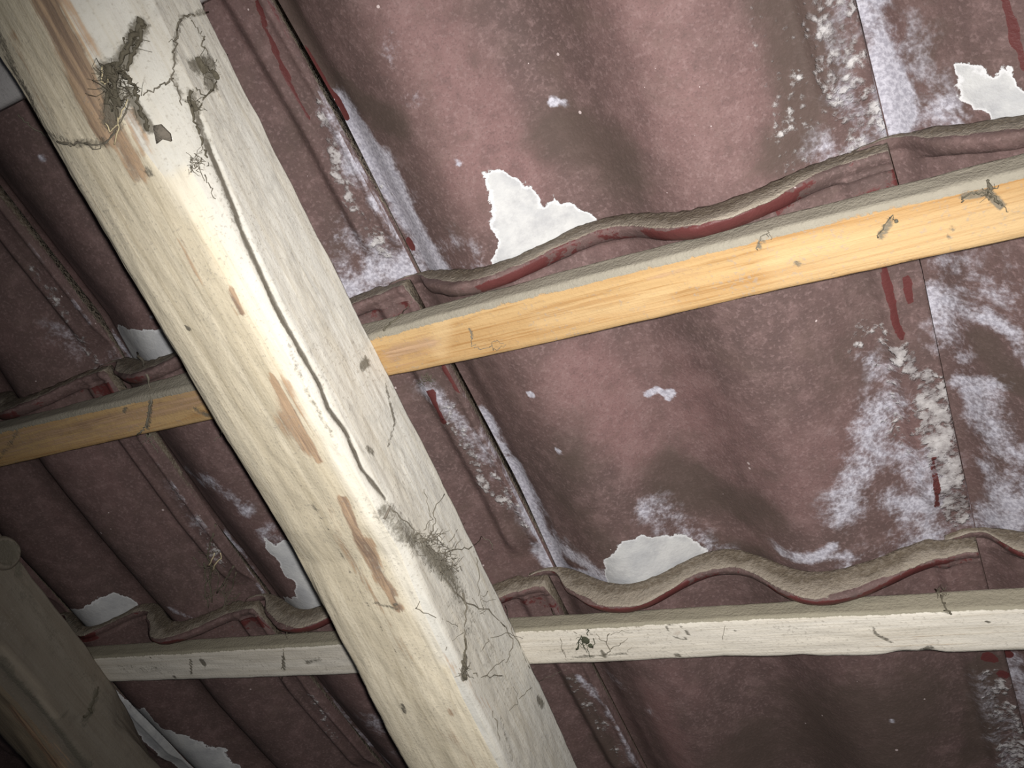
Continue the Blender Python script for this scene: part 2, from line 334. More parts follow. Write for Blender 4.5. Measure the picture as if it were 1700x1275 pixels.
# marks on the undersides: (kind, row, pixel path on the photograph, radius in mm, strength)
MARKS = [
 ('bloom', 0, [(578, 188), (625, 262), (662, 330), (700, 400), (735, 455)], 17, 1.75),
 ('bloom', 0, [(660, 320), (715, 400), (790, 450)], 22, .55),
 ('bloom', 0, [(590, 475), (640, 455), (680, 445)], 22, 1.0), ('bloom', 0, [(560, 380), (620, 420)], 16, .45),
 ('bloom', 0, [(1425, -20), (1448, 50), (1475, 130), (1500, 205)], 12, 1.4),
 ('bloom', 0, [(1500, 205), (1570, 190)], 14, .55), ('bloom', 0, [(1500, 60), (1560, 160)], 16, .3),
 ('bloom', 0, [(1400, 0), (1390, 80), (1410, 150), (1440, 230), (1360, 250)], 13, .55),
 ('bloom', 1, [(800, 700), (838, 770), (880, 850), (905, 900), (945, 950)], 10, 1.6),
 ('bloom', 1, [(860, 790), (925, 900), (990, 950), (1060, 965)], 11, .85),
 ('bloom', 1, [(940, 945), (1010, 965), (1100, 965)], 8, 1.5), ('bloom', 1, [(1080, 840), (1160, 900), (1200, 920)], 14, .5),
 ('bloom', 1, [(1470, 680), (1440, 730), (1430, 800), (1410, 850)], 20, .72),
 ('bloom', 1, [(1380, 910), (1350, 925), (1400, 925)], 7, 1.15), ('bloom', 1, [(1300, 915), (1400, 935), (1480, 900)], 10, .6),
 ('bloom', 1, [(1500, 830), (1540, 860), (1560, 790), (1500, 750)], 20, .65), ('bloom', 1, [(1560, 880), (1500, 910)], 14, .7),
 ('bloom', 1, [(1550, 480), (1570, 560), (1600, 620), (1640, 720), (1680, 850)], 15, .8),
 ('bloom', 1, [(1640, 640), (1690, 780), (1700, 870)], 16, .62), ('bloom', 1, [(1640, 860), (1690, 870)], 13, .85),
 ('bloom', 1, [(1560, 490), (1640, 530), (1690, 570), (1720, 600)], 9, .85), ('bloom', 1, [(1560, 440), (1660, 470), (1700, 500)], 20, .42),
 ('bloom', 1, [(1450, 600), (1480, 640)], 11, .5), ('bloom', 1, [(700, 640), (770, 700), (830, 800)], 9, .5),
 ('bloom', 2, [(1680, 1090), (1700, 1150), (1730, 1250)], 12, .8), ('bloom', 2, [(1640, 1130), (1670, 1270)], 12, .45),
 ('bloom', 2, [(965, 1120), (1010, 1190), (1060, 1260)], 7, .8), ('bloom', 2, [(1010, 1120), (1080, 1180)], 9, .35),
 ('bloom', 1, [(262, 735), (340, 840), (400, 920), (455, 1005)], 5, .95), ('bloom', 1, [(285, 770), (350, 800), (400, 845)], 10, .62),
 ('bloom', 1, [(440, 880), (520, 980)], 12, .55), ('bloom', 1, [(290, 810), (350, 900)], 10, .45),
 ('bloom', 0, [(120, 465), (175, 540), (225, 605)], 5, 1.0), ('bloom', 0, [(100, 560), (190, 600)], 18, .42),
 ('bloom', 0, [(20, 350), (80, 430), (150, 530)], 6, .6),
 ('bloom', 2, [(540, 1150), (590, 1210), (660, 1280)], 11, .55), ('bloom', 2, [(620, 1200), (660, 1240)], 20, .4),
 ('bloom', 1, [(120, 1030), (150, 1040)], 6, .6), ('bloom', 1, [(280, 1010), (330, 1030)], 5, .5),
 ('bloom', 2, [(215, 1175), (300, 1240), (400, 1290)], 10, .5),
 ('bloom', 1, [(1078, 655), (1090, 645), (1100, 652), (1118, 650), (1110, 660)], 3.0, 1.5),
 ('bloom', 0, [(918, 172)], 4.2, 1.6), ('bloom', 0, [(935, 170)], 3, 1.2), ('bloom', 0, [(761, 271)], 3.2, 1.5), ('bloom', 1, [(883, 655)], 3.4, 1.6),
 ('bloom', 1, [(926, 748)], 3.2, 1.5), ('bloom', 0, [(70, 262)], 4, .9), ('bloom', 0, [(250, 527)], 3.5, 1.2), ('bloom', 2, [(1480, 1196)], 3.5, 1.0),
 ('bloom', 0, [(650, 60), (640, 110), (660, 150), (690, 165)], 7, .42),
 ('soot', 0, [(930, 220), (990, 250), (1030, 270)], 40, 1.0), ('soot', 0, [(980, 290), (1050, 330)], 26, .7),
 ('soot', 0, [(1300, 0), (1330, 120), (1300, 240)], 34, .9), ('soot', 0, [(1360, 0), (1390, 120)], 20, .8),
 ('soot', 0, [(470, 0), (540, 120), (600, 170), (660, 210)], 22, 1.0), ('soot', 0, [(1520, 20), (1580, 200)], 34, .55),
 ('soot', 1, [(1110, 780), (1180, 830), (1270, 850)], 34, 1.0), ('soot', 1, [(1180, 900), (1260, 920)], 20, .8), ('soot', 1, [(1060, 580), (1090, 620)], 22, .45),
 ('soot', 1, [(1430, 480), (1400, 640)], 34, .65), ('soot', 1, [(960, 700), (930, 820), (1000, 900)], 34, .7), ('soot', 1, [(1620, 560), (1690, 640)], 16, 1.0),
 ('soot', 2, [(1250, 1250), (1500, 1180), (1450, 1280)], 80, .9), ('soot', 2, [(1640, 1100), (1620, 1250)], 24, 1.1), ('soot', 2, [(950, 1130), (1010, 1260)], 16, 1.0),
 ('soot', 1, [(700, 620), (800, 780), (880, 900)], 30, .5), ('soot', 0, [(430, 60), (500, 240), (560, 400)], 34, .5),
 ('rose', 0, [(700, 30), (740, 120), (800, 240), (830, 300)], 36, .55), ('rose', 0, [(1080, 60), (1150, 200), (1200, 280)], 60, .35), ('rose', 1, [(1000, 640), (1120, 640)], 50, .3),
 ('rose', 1, [(960, 600), (1060, 760)], 26, .5), ('rose', 1, [(1180, 720), (1300, 800)], 50, .3), ('rose', 2, [(1080, 1150), (1130, 1270)], 22, .6), ('rose', 2, [(1120, 1120), (1160, 1160)], 18, .3),
 ('paint', 0, [(425, 0), (452, 70), (482, 140), (512, 195)], 2.3, .85), ('paint', 0, [(455, 0), (500, 70), (560, 168), (575, 195)], 2.8, .95),
 ('paint', 1, [(738, 612), (780, 670), (810, 725)], 3.4, 1.1), ('paint', 1, [(715, 650), (735, 700)], 3.6, .8), ('paint', 1, [(1468, 448), (1482, 510), (1495, 560)], 3.0, .9), ('paint', 1, [(1505, 460), (1510, 500)], 3, .8),
 ('paint', 0, [(1664, -20), (1680, 40), (1700, 110)], 2.6, .95), ('paint', 2, [(1640, 1090), (1672, 1085), (1665, 1120)], 6, .8), ('paint', 0, [(680, 400), (690, 440)], 3.6, .9),
 ('paint', 1, [(1550, 760), (1555, 840)], 3.2, .7), ('paint', 0, [(0, 320), (40, 370)], 4, .8),
 ('crust', 0, [(528, 195), (550, 240), (565, 280), (585, 320)], 6, 1.0), ('crust', 0, [(530, 160), (570, 220), (620, 300), (655, 370)], 6, .7), ('crust', 0, [(590, 340), (640, 420)], 8, .7),
 ('crust', 0, [(1385, 0), (1395, 100), (1420, 200), (1440, 240)], 20, .8), ('crust', 0, [(1300, 90), (1350, 160)], 14, .45), ('crust', 0, [(1300, 60), (1330, 250)], 24, .4),
 ('crust', 1, [(1505, 590), (1530, 640), (1555, 720), (1590, 860)], 9, 1.15), ('crust', 1, [(1550, 640), (1575, 720), (1600, 860)], 7, 1.15), ('crust', 1, [(1500, 620), (1490, 660), (1520, 740)], 14, .55),
 ('crust', 1, [(1440, 560), (1500, 640)], 16, .5), ('crust', 1, [(775, 740), (800, 800), (830, 830)], 4.5, 1.0), ('crust', 1, [(740, 680), (770, 730)], 9, .6), ('crust', 1, [(820, 770), (880, 880)], 9, .5),
 ('crust', 2, [(1655, 1130), (1680, 1260)], 14, .8), ('crust', 2, [(950, 1130), (1030, 1260)], 7, .55), ('crust', 0, [(60, 450), (85, 495), (125, 550), (160, 610)], 7, .7), ('crust', 1, [(280, 800), (330, 870), (370, 940)], 8, .6),
 ('crust', 2, [(520, 1160), (560, 1230)], 7, .5),
]
PEELS = [
 (0, [(800, 278), (832, 281), (850, 294), (870, 309), (884, 316), (890, 327), (904, 340), (915, 336), (924, 326), (936, 336), (955, 338), (990, 356), (1010, 380), (920, 460), (822, 470), (822, 400), (812, 370), (808, 330)]),
 (0, [(1584, 103), (1605, 105), (1620, 117), (1645, 121), (1660, 109), (1674, 105), (1684, 140), (1702, 150), (1740, 200), (1700, 230), (1640, 230), (1636, 190), (1610, 176), (1590, 166), (1581, 130)]),
 (1, [(1003, 960), (1012, 920), (1020, 903), (1042, 893), (1060, 884), (1110, 884), (1140, 894), (1168, 916), (1160, 990), (1000, 1010), (995, 985)]),
 (0, [(192, 535), (212, 547), (238, 547), (262, 537), (320, 525), (330, 640), (240, 640), (215, 590)]),
 (1, [(432, 880), (440, 915), (460, 930), (469, 949), (489, 968), (487, 990), (458, 1005), (456, 1040), (600, 1060), (580, 930), (476, 893), (455, 903)]),
 (1, [(118, 1040), (121, 1012), (155, 1003), (165, 992), (186, 981), (204, 988), (228, 1003), (230, 1040), (140, 1065)]),
 (2, [(200, 1165), (238, 1175), (270, 1208), (300, 1222), (345, 1243), (372, 1241), (400, 1272), (440, 1330), (330, 1330), (225, 1215)]),
]
marks3 = []
for kind, r, px, rad, st in MARKS:
    pts = [hit(rowbvh[r], *q) for q in finer(px, 30)]; pts = [p for p in pts if p is not None and abs(p[2]) < .1]
    if kind == 'bloom' and rad >= 9: rad *= 1.3; st *= .92
    if pts: marks3.append((kind, r, np.array(pts), rad / 1000, st))
peels3 = []
for r, px in PEELS:
    peels3.append((r, np.array([at_w(x, y, -.035) if hit(rowbvh[r], x, y) is None else hit(rowbvh[r], x, y) for x, y in px])))

roof = bpy.data.objects.new('ceiling', None); C.objects.link(roof); roof.matrix_world = ROOF; roof['_base'] = [0, 0, 0]
roof.empty_display_size = .1
tag(roof, 'underside of the roof: rows of wavy dark red concrete tiles with whitish stains', kind='structure')
TL = {(0, 0): 'mauve tile with a torn white bare patch at its lower edge and lavender bloom along its left joint',
      (0, 1): 'mauve tile at the upper right with a blotchy white bare patch above the batten',
      (1, 0): 'large mauve tile between both battens with a rounded white bare patch and whitish right side',
      (1, 1): 'tile at the right edge streaked with cloudy lavender bloom', (2, 0): 'dark brownish red tile below the pale batten'}
for (r, k), (P, F, Z, HB, SG) in tiles.items():
    a = {n: np.zeros(len(P)) for n in ('bloom', 'soot', 'rose', 'paint', 'crust')}
    a['peel'] = np.full(len(P), -.02)
    ins = Z >= 3
    if r in (0, 1, 2):
        Q = P + .0075 * np.stack([vnoise(P, 38, 51) - .5, vnoise(P, 38, 52) - .5, 0 * P[:, 0]], 1) * 2 + .003 * np.stack([vnoise(P, 150, 53) - .5, vnoise(P, 150, 54) - .5, 0 * P[:, 0]], 1) * 2
        Qs = P + .0016 * np.stack([vnoise(P, 90, 55) - .5, vnoise(P, 90, 56) - .5, 0 * P[:, 0]], 1) * 2
        lo, hi = P.min(0) - .09, P.max(0) + .09
        for kind, rr, pts, rad, st in marks3:
            if rr != r or (pts.max(0) < lo).any() or (pts.min(0) > hi).any(): continue
            d = polydist(Qs if kind == 'paint' or rad < .006 else Q, pts); v = st * smooth01(1 - d / (rad * 1.25))
            if kind in ('crust', 'paint'): v = st * smooth01((1 - d / (rad * 1.3)) * 1.4)
            a[kind] = np.maximum(a[kind], v) if kind != 'rose' else a[kind] + v
        for rr, poly in peels3:
            if rr != r or (poly.max(0) < lo).any() or (poly.min(0) > hi).any(): continue
            d = polydist(Q[:, :2], np.vstack([poly, poly[:1]])[:, :2])
            sd = np.where(inside(Q, poly), d, -d); a['peel'] = np.maximum(a['peel'], np.clip(sd, -.02, .02))
    # rims stay true to their tile: a bloom belongs to the tile it dries on
    a['peel'] = np.where(Z == 4, a['peel'], -.02); a['bloom'] = np.where(Z >= 4, a['bloom'], 0); a['crust'] = np.where(Z >= 4, a['crust'], 0)
    nz = vnoise(P, 30, 21) - .5; nz2 = vnoise(P, 14, 22) - .5
    a['dust'] = np.where(Z == 2, np.clip(1.25 - 1.1 * smooth01((HB - .74 - .9 * nz2) / .25), 0, 1), np.where(Z <= 1, 1.0, np.where(Z == 3, 0.05, 0)))
    a['hband'] = HB + .5 * nz
    pl = np.where(Z == 3, .36 + 2.4 * nz2 + 1.2 * smooth01((P[:, 2] + .02) / .03) * .4, 0) + np.where((Z == 2), np.clip(HB - .55, 0, 1) * (1 + 3 * nz2), 0)
    near = (Z == 4) & (vh(r) - P[:, 1] < .026) & (SG > LT - .06)
    pl = np.where(near, .45 + 1.1 * nz, pl)
    a['paint'] = np.maximum(a['paint'], pl)
    base = np.array([uj(k, vh(r)), vh(r), 0.0])
    o = link('roof_tile', P, F, TILE, roof, base, a)
    if (r, k) in TL: tag(o, TL[r, k])

# ---------------------------------------------------------------- timbers
def timber(name, mat, rings, attrs_fn, base, rough=.0006, seed=1):
    rings = np.array(rings); n, mm, _ = rings.shape
    P = rings.reshape(-1, 3)
    ctr = np.repeat(rings.mean(1), mm, 0)
    d = P - ctr; d /= np.linalg.norm(d, axis=1)[:, None] + 1e-9
    nz = (vnoise(P * np.array([1, .35, 1]) if name == 'rafter' else P * np.array([.35, 1, 1]), 160, seed, 3) - .5)
    P = P + d * (nz * 2 * rough)[:, None]
    idx = np.arange(n * mm).reshape(n, mm); a, b = idx[:-1], idx[1:]
    q = np.stack([a, b, np.roll(b, -1, 1), np.roll(a, -1, 1)], 2).reshape(-1, 4)
    faces = q.tolist() + [idx[0].tolist(), idx[-1][::-1].tolist()]
    return P, faces
def densify(poly, n):                     # closed polygon -> n points, keeping corners
    poly = np.array(poly); L = np.linalg.norm(np.roll(poly, -1, 0) - poly, axis=1); out = []
    cnt = np.maximum(1, np.round(L / L.sum() * n).astype(int)); 
    for i in range(len(poly)):
        for j in range(cnt[i]): out.append(poly[i] + (poly[(i + 1) % len(poly)] - poly[i]) * j / cnt[i])
    return np.array(out), cnt

# main rafter: right side face, a rounded arris with a bright strip, a cream inner face, waney left arris
rv = np.array([-.62, -.43, -.309, -.248, -.214, -.171, -.126, -.098, -.068, -.03, 0, .053, .091, .118, .139, .152, .183, .206, .221, .32, .5])
rW = np.array([.098, .097, .095, .0928, .089, .0862, .080, .0815, .079, .079, .077, .0772, .0736, .0695, .066, .062, .058, .055, .054, .055, .06])
LU = np.array([-.62, -.43, -.31, -.2, -.1, 0, .1, .2, .3, .5]); 
lpx = [(0, 94), (41, 160), (72, 213), (125, 304), (182, 400), (207, 444), (260, 532), (292, 585), (329, 648), (357, 698), (420, 800), (471, 882), (523, 979), (560, 1046), (601, 1113), (638, 1180), (690, 1270)]
lp = np.array([at_w(x, y, .078) for x, y in lpx]); o_ = np.argsort(lp[:, 1]); lV, lU = lp[o_, 1], lp[o_, 0]
rpx = [(332, 0), (373, 85), (408, 157), (500, 330), (528, 400), (611, 550), (648, 633), (712, 761), (773, 878), (824, 982), (847, 1035), (888, 1120), (958, 1273)]
rp = np.array([at_w(x, y, .0174) for x, y in rpx]); o_ = np.argsort(rp[:, 1]); rV = np.linspace(rp[:, 1].min(), rp[:, 1].max(), 30); rU = np.polyval(np.polyfit(rp[:, 1], rp[:, 0], 3), rV)
rings = []
zones = None
for V in np.arange(-.66, .46, .0021):
    Ur = np.interp(V, rV, rU); Ul = np.interp(V, lV, lU); Wr = np.interp(V, rv, rW)
    sw = .011 + .003 * math.sin(V * 21) + .012 * float(smooth01((V - .11) / .07))   # width of the bright strip (the wane, wider high up)
    Wm = max(Wr + .006, .086) + .003 * math.sin(V * 9 + 1)
    poly = [(Ur, .0174), (Ur - .0005, Wr - .003), (Ur - .002, Wr), (Ur - sw * .55, Wr + (Wm - Wr) * .62), (Ur - sw - .004, Wm), (Ur - sw - .02, Wm + .0015), (Ul + .022, Wm - .0005), (Ul + .010, Wm - .0035),
            (Ul + .003, .0805), (Ul, .074), (Ul + .001, .060), (Ul + .004, .0174)]
    if zones is None: pts, cnt0 = densify(poly, 150); cnt0[0] *= 2; cnt0[1:4] *= 3    # finer beside the crack
    pp = np.array(poly); out = []
    for i in range(len(pp)):
        for j in range(cnt0[i]): out.append(pp[i] + (pp[(i + 1) % len(pp)] - pp[i]) * j / cnt0[i])
    zones = np.repeat(np.arange(len(pp)), cnt0)
    rings.append([(q[0], V, q[1]) for q in out])
P, F = timber('rafter', RAFTER, rings, None, None, .0009, 3)
Zr = np.tile(zones, len(rings))
rafter_bvh = BVHTree.FromPolygons(P.tolist(), F)
def strokes(P, bvh, names, lst):
    a = {n: np.zeros(len(P)) for n in names}
    for kind, px, rad, st in lst:
        pts = [hit(bvh, *q) for q in finer(px)]; pts = [p for p in pts if p is not None]
        if not pts: continue
        v = st * (smooth01((1 - polydist(P, pts) / (rad / 1000 * 1.3)) * 1.2) if rad != 3.2 else np.clip(1.12 - polydist(P, pts) / .0052, 0, 1.12)); a[kind] = np.maximum(a[kind], v)
    return a
RM_ = [
 ('bark_shade', [(75, 0), (105, 60), (130, 110), (150, 170), (175, 215)], 11, 1.25), ('bark_shade', [(100, 40), (145, 120), (165, 200)], 6, 1.2), ('bark_shade', [(180, 200), (205, 240), (225, 285)], 8, .75), ('bark_shade', [(215, 190), (238, 250)], 5, .6),
 ('bark_shade', [(470, 640), (490, 690), (510, 740)], 9, .6), ('bark_shade', [(452, 625), (480, 680), (530, 765)], 2.4, .9), ('bark_shade', [(500, 720), (480, 700)], 12, .45), ('bark_shade', [(385, 480), (400, 520)], 2.5, .9),
 ('bark_shade', [(570, 830), (590, 880), (612, 930), (640, 970), (662, 1010)], 4.5, 1.0), ('bark_shade', [(612, 900), (630, 960), (655, 985)], 6, .9), ('bark_shade', [(20, 60), (60, 160), (110, 250), (170, 360)], 5, .45), ('bark_shade', [(770, 1240), (800, 1275), (740, 1210)], 9, .5),
 ('bark_shade', [(545, 840), (570, 900), (640, 1030), (680, 1090)], 6, .35), ('bark_shade', [(740, 1090), (780, 1140), (810, 1180)], 6, .45), ('bark_shade', [(80, 0), (130, 80)], 14, .5), ('bark_shade', [(300, 400), (330, 470)], 3, .4), ('bark_shade', [(750, 1180), (752, 1185)], 5, .8),
 ('grime', [(325, 190), (340, 235), (358, 275), (385, 340), (405, 395), (430, 450), (455, 505), (485, 560), (530, 640), (545, 680), (575, 720), (600, 780), (640, 830)], 1.1, 1.2),
 ('grime', [(325, 190), (350, 260), (400, 390)], 3.5, .45), ('grime', [(410, 330), (440, 430)], 3, .25), ('grime', [(640, 850), (690, 900), (740, 950), (765, 990)], 12, .62), ('grime', [(700, 905), (745, 950)], 8, .8),
 ('grime', [(180, 120), (190, 160), (185, 200)], 9, .9), ('grime', [(235, 40), (215, 80), (195, 110)], 6, .9), ('grime', [(215, 150), (230, 185), (248, 215)], 4, .9), ('grime', [(165, 100), (150, 75)], 6, .35), ('grime', [(325, 110), (345, 105), (350, 140)], 7, .75), ('grime', [(318, 160), (322, 185)], 5, .85),
 ('grime', [(0, 60), (20, 110), (50, 160), (70, 210)], 5, .62), ('grime', [(60, 205), (90, 228), (130, 238), (175, 236)], 4, .6), ('grime', [(245, 283), (248, 288)], 3.4, .8), ('grime', [(480, 570), (505, 640), (560, 740)], 2.2, .5),
 ('grime', [(313, 545)], 2.4, 1.3), ('grime', [(600, 610), (608, 600)], 3.2, .9), ('grime', [(610, 745), (618, 752)], 3, .8), ('grime', [(820, 985), (826, 970)], 3, .5), ('grime', [(893, 1160), (900, 1170)], 5, .75), ('grime', [(772, 1090), (770, 1125)], 3.4, 1.1), ('grime', [(668, 1170), (672, 1182)], 2.4, 1.0),
 ('grime', [(760, 1000), (800, 1060), (840, 1120)], 24, .34), ('grime', [(830, 1190), (850, 1260)], 3, .4), ('grime', [(290, 60), (288, 130), (300, 165)], 2.6, .6), ('grime', [(340, 20), (300, 30), (292, 60)], 2.6, .6),
 ('grime', [(620, 1000), (660, 1010)], 2, .6), ('grime', [(657, 1003)], 2.4, 1.0), ('grime', [(640, 640), (655, 700), (645, 740)], 2, .7), ('grime', [(440, 820), (700, 1275)], 2.5, .22), ('grime', [(130, 320), (300, 610), (440, 850)], 3, .3),
 ('grime', [(500, 805), (560, 905), (600, 985), (680, 1120)], .9, .6), ('grime', [(520, 600), (575, 690)], 7, .25), ('grime', [(590, 430), (640, 560), (760, 820)], 16, .16),
 ('pale', [(330, 300), (400, 430), (455, 540), (520, 670), (590, 800), (640, 890), (690, 990), (740, 1090)], 9, .85), ('pale', [(250, 170), (290, 260), (330, 330)], 14, .55), ('pale', [(800, 1180), (830, 1260)], 6, .5), ('pale', [(200, 0), (170, 40)], 10, .4),
]
Pw = P + .0022 * np.stack([vnoise(P, 60, 61) - .5, 0 * P[:, 0], vnoise(P, 60, 62) - .5], 1) + .0015 * np.stack([vnoise(P, 200, 63) - .5, 0 * P[:, 0], vnoise(P, 200, 64) - .5], 1)
A = strokes(Pw, rafter_bvh, ('bark_shade', 'grime', 'pale', 'dust'), RM_)
A['face'] = np.where(Zr < 2, 0.0, np.where(Zr == 2, .35, np.where(Zr == 3, .8, np.where(Zr <= 8, 1.0, .6))))
up = smooth01((P[:, 1] - .12) / .05) * ((Zr >= 2) & (Zr <= 3)); A['face'] = np.maximum(A['face'] - up, 0)
# the long drying crack is a real groove
cr_ = strokes(P, rafter_bvh, ('grime',), [('grime', [(325, 190), (340, 235), (358, 275), (385, 340), (405, 395), (430, 450), (455, 505), (485, 560), (530, 640), (545, 680), (575, 720), (600, 780), (640, 830)], 3.2, 1.0)])['grime']
A['crack'] = cr_
P = P - np.array([.0012, 0, .0016]) * (cr_ ** 4)[:, None]
base = np.array([-.07, -.1, .0174])
raft = link('rafter', P, F, RAFTER, None, base, A)
tag(raft, 'thick pale rafter with cream knotty face and grey side, crossing in front of both battens', 'rafter')

# second rafter, lower left
rings = []; zones = None
for V in np.arange(-.70, .46, .005):
    Ur = np.interp(V, [-.62, -.4346, -.3137, -.2588, -.1974, -.1415, -.0955, .1], [-.60, -.572, -.5351, -.5309, -.5291, -.5294, -.527, -.522]); Uc = -.531
    bump = math.exp(-((V + .085) / .022) ** 2) * .010
    Wc = .086 + .002 * math.sin(V * 30)
    Ul = -.612 + .004 * math.sin(V * 8)
    ch = .020 + .006 * math.sin(V * 17)
    poly = [(Ur, .0174), (max(Ur, Uc) - .001 + bump, .0174 + ch), (Uc - .0005 + bump, .055), (Uc - .002 + bump * .6, Wc - .004), (Uc - .005, Wc), (Uc - .012, Wc + .001), (Uc - .018, Wc + .010), (Uc - .045, Wc + .015), (Ul + .012, .098), (Ul, .088), (Ul + .002, .06), (Ul + .004, .0174)]
    if zones is None: pts, cnt0 = densify(poly, 56); zones = np.repeat(np.arange(len(poly)), cnt0)
    pp = np.array(poly); out = []
    for i in range(len(pp)):
        for j in range(cnt0[i]): out.append(pp[i] + (pp[(i + 1) % len(pp)] - pp[i]) * j / cnt0[i])
    rings.append([(q[0], V, q[1]) for q in out])
P, F = timber('rafter', OLD, rings, None, None, .0016, 8)
Zr = np.tile(zones, len(rings)); bv2 = BVHTree.FromPolygons(P.tolist(), F)
A = strokes(P, bv2, ('bark_shade', 'grime', 'pale', 'dust'), [
 ('grime', [(0, 1094), (45, 1150), (89, 1206), (149, 1275)], 4, 1.1), ('grime', [(160, 1150), (150, 1180), (140, 1200)], 4, 1.2), ('grime', [(115, 1170), (105, 1190)], 3, .8), ('grime', [(30, 950), (28, 900)], 3, 1.0),
 ('bark_shade', [(20, 1180), (80, 1250), (95, 1270)], 12, .7), ('bark_shade', [(90, 1265)], 12, 1.0), ('pale', [(0, 1075), (60, 1140), (90, 1190)], 4, .7), ('grime', [(0, 880), (40, 990), (150, 1130)], 16, .35)])
A['face'] = np.where(Zr <= 5, 0.0, 1.0)
base = np.array([-.57, -.1, .0174])
old_rafter = link('rafter', P, F, OLD, None, base, A)
tag(old_rafter, 'dim brown cracked rafter in the lower left corner', 'rafter')

# battens: four corner lines measured along the timber
def batten(mat, ou, iu, il, dz, u0, u1, label, marks, seed, chips=(), dustdepth=.15):
    def line(px, W):
        p = np.array([at_w(x, y, W) for x, y in px]); o = np.argsort(p[:, 0]); return p[o, 0], p[o, 1]
    OU, IU, IL = line(ou, 0.0), line(iu, .0174), line(il, .0174)
    rings = []; zones = None
    for U in np.arange(u0, u1, .0026):
        vo, vi, vl = np.interp(U, *OU), np.interp(U, *IU), np.interp(U, *IL)
        ch = sum(h * math.exp(-((U - c) / wd) ** 2) for c, wd, h in chips)
        poly = [(vl + .001, 0.0), (vl, .004), (vl + ch * .5, .0150), (vl + .0015 + ch, .0172), (vl + .005 + ch, .0178), (vi - .004, .0178), (vi - .001, .0172), (vi, .0160), (vo, .0016), (vo - .001, 0.0)]
        if zones is None: pts, cnt0 = densify(poly, 64); zones = np.repeat(np.arange(len(poly)), cnt0)
        pp = np.array(poly); out = []
        for i in range(len(pp)):
            for j in range(cnt0[i]): out.append(pp[i] + (pp[(i + 1) % len(pp)] - pp[i]) * j / cnt0[i])
        rings.append([(U, q[0], q[1]) for q in out][::-1])
    P, F = timber('roof_batten', mat, rings, None, None, .0006, seed)
    Z = np.tile(zones[::-1], len(rings)); bv = BVHTree.FromPolygons(P.tolist(), F)
    A = strokes(P, bv, ('bark_shade', 'grime', 'pale', 'dust'), marks)
    nz = vnoise(P, 22, seed + 40) - .5
    A['dust'] = np.where((Z == 7) | (Z == 8), 1.0, np.where(Z == 6, .75, np.where(Z == 5, .35 + dustdepth * 0 , 0)))
    # dust runs over the arris by an uneven few millimetres
    vi = np.interp(P[:, 0], *IU); A['dust'] = np.where((Z == 5) | (Z == 6), np.clip(.95 - (vi - P[:, 1]) / dustdepth * .5 + nz * .5, 0, 1), A['dust'])
    A['face'] = np.where((Z >= 2) & (Z <= 5), 1.0, 0.0)
    base = np.array([0.0, float(np.interp(0, *OU)) - .018, 0.0])
    return tag(link('roof_batten', P, F, mat, None, base, A), label, 'batten', 'battens under the tiles'), bv

b1, bv_b1 = batten(ORANGE, [(0, 699), (106, 674), (296, 621), (600, 538), (729, 504), (1000, 432), (1307, 353), (1700, 252)],
    [(0, 713), (102, 687), (318, 640), (614, 556), (720, 525), (1000, 453), (1300, 377), (1700, 281)],
    [(0, 777), (200, 731), (356, 698), (645, 627), (860, 583), (1000, 551), (1300, 483), (1700, 397)], 0, -1.0, .92,
    'bright orange-yellow new pine batten running under the tiles across the middle',
    [('grime', [(1258, 412), (1268, 390), (1285, 380)], 2, .9), ('grime', [(1460, 395), (1480, 365)], 2.2, .9), ('grime', [(1600, 325), (1640, 320), (1662, 342)], 2.6, 1.1), ('grime', [(1325, 438)], 3, .8), ('grime', [(620, 545), (640, 540), (665, 530)], 3, .8),
     ('grime', [(780, 545), (785, 565)], 1.4, .8), ('bark_shade', [(700, 560), (660, 590)], 14, .5), ('pale', [(735, 540), (728, 580)], 8, .6), ('pale', [(1300, 440), (1500, 400), (1690, 360)], 14, .55), ('pale', [(900, 530), (1100, 500)], 10, .3),
     ('bark_shade', [(1080, 460), (1130, 450), (1160, 455)], 5, .5), ('grime', [(243, 640), (250, 670), (244, 712)], 2.5, .9), ('grime', [(205, 685), (208, 678)], 2.5, .8), ('grime', [(325, 680), (345, 690)], 4, .7), ('bark_shade', [(0, 740), (200, 700), (330, 660)], 16, .75), ('grime', [(0, 760), (40, 700)], 3, .5), ('pale', [(200, 690), (212, 670)], 4, .4),  # wide brown stroke darkens the left end: flash fall-off painted into the colour
     ('grime', [(1375, 455), (1520, 430)], 1.5, .4), ('grime', [(1570, 400), (1585, 375)], 1.4, .7)], 5, (), .0055)
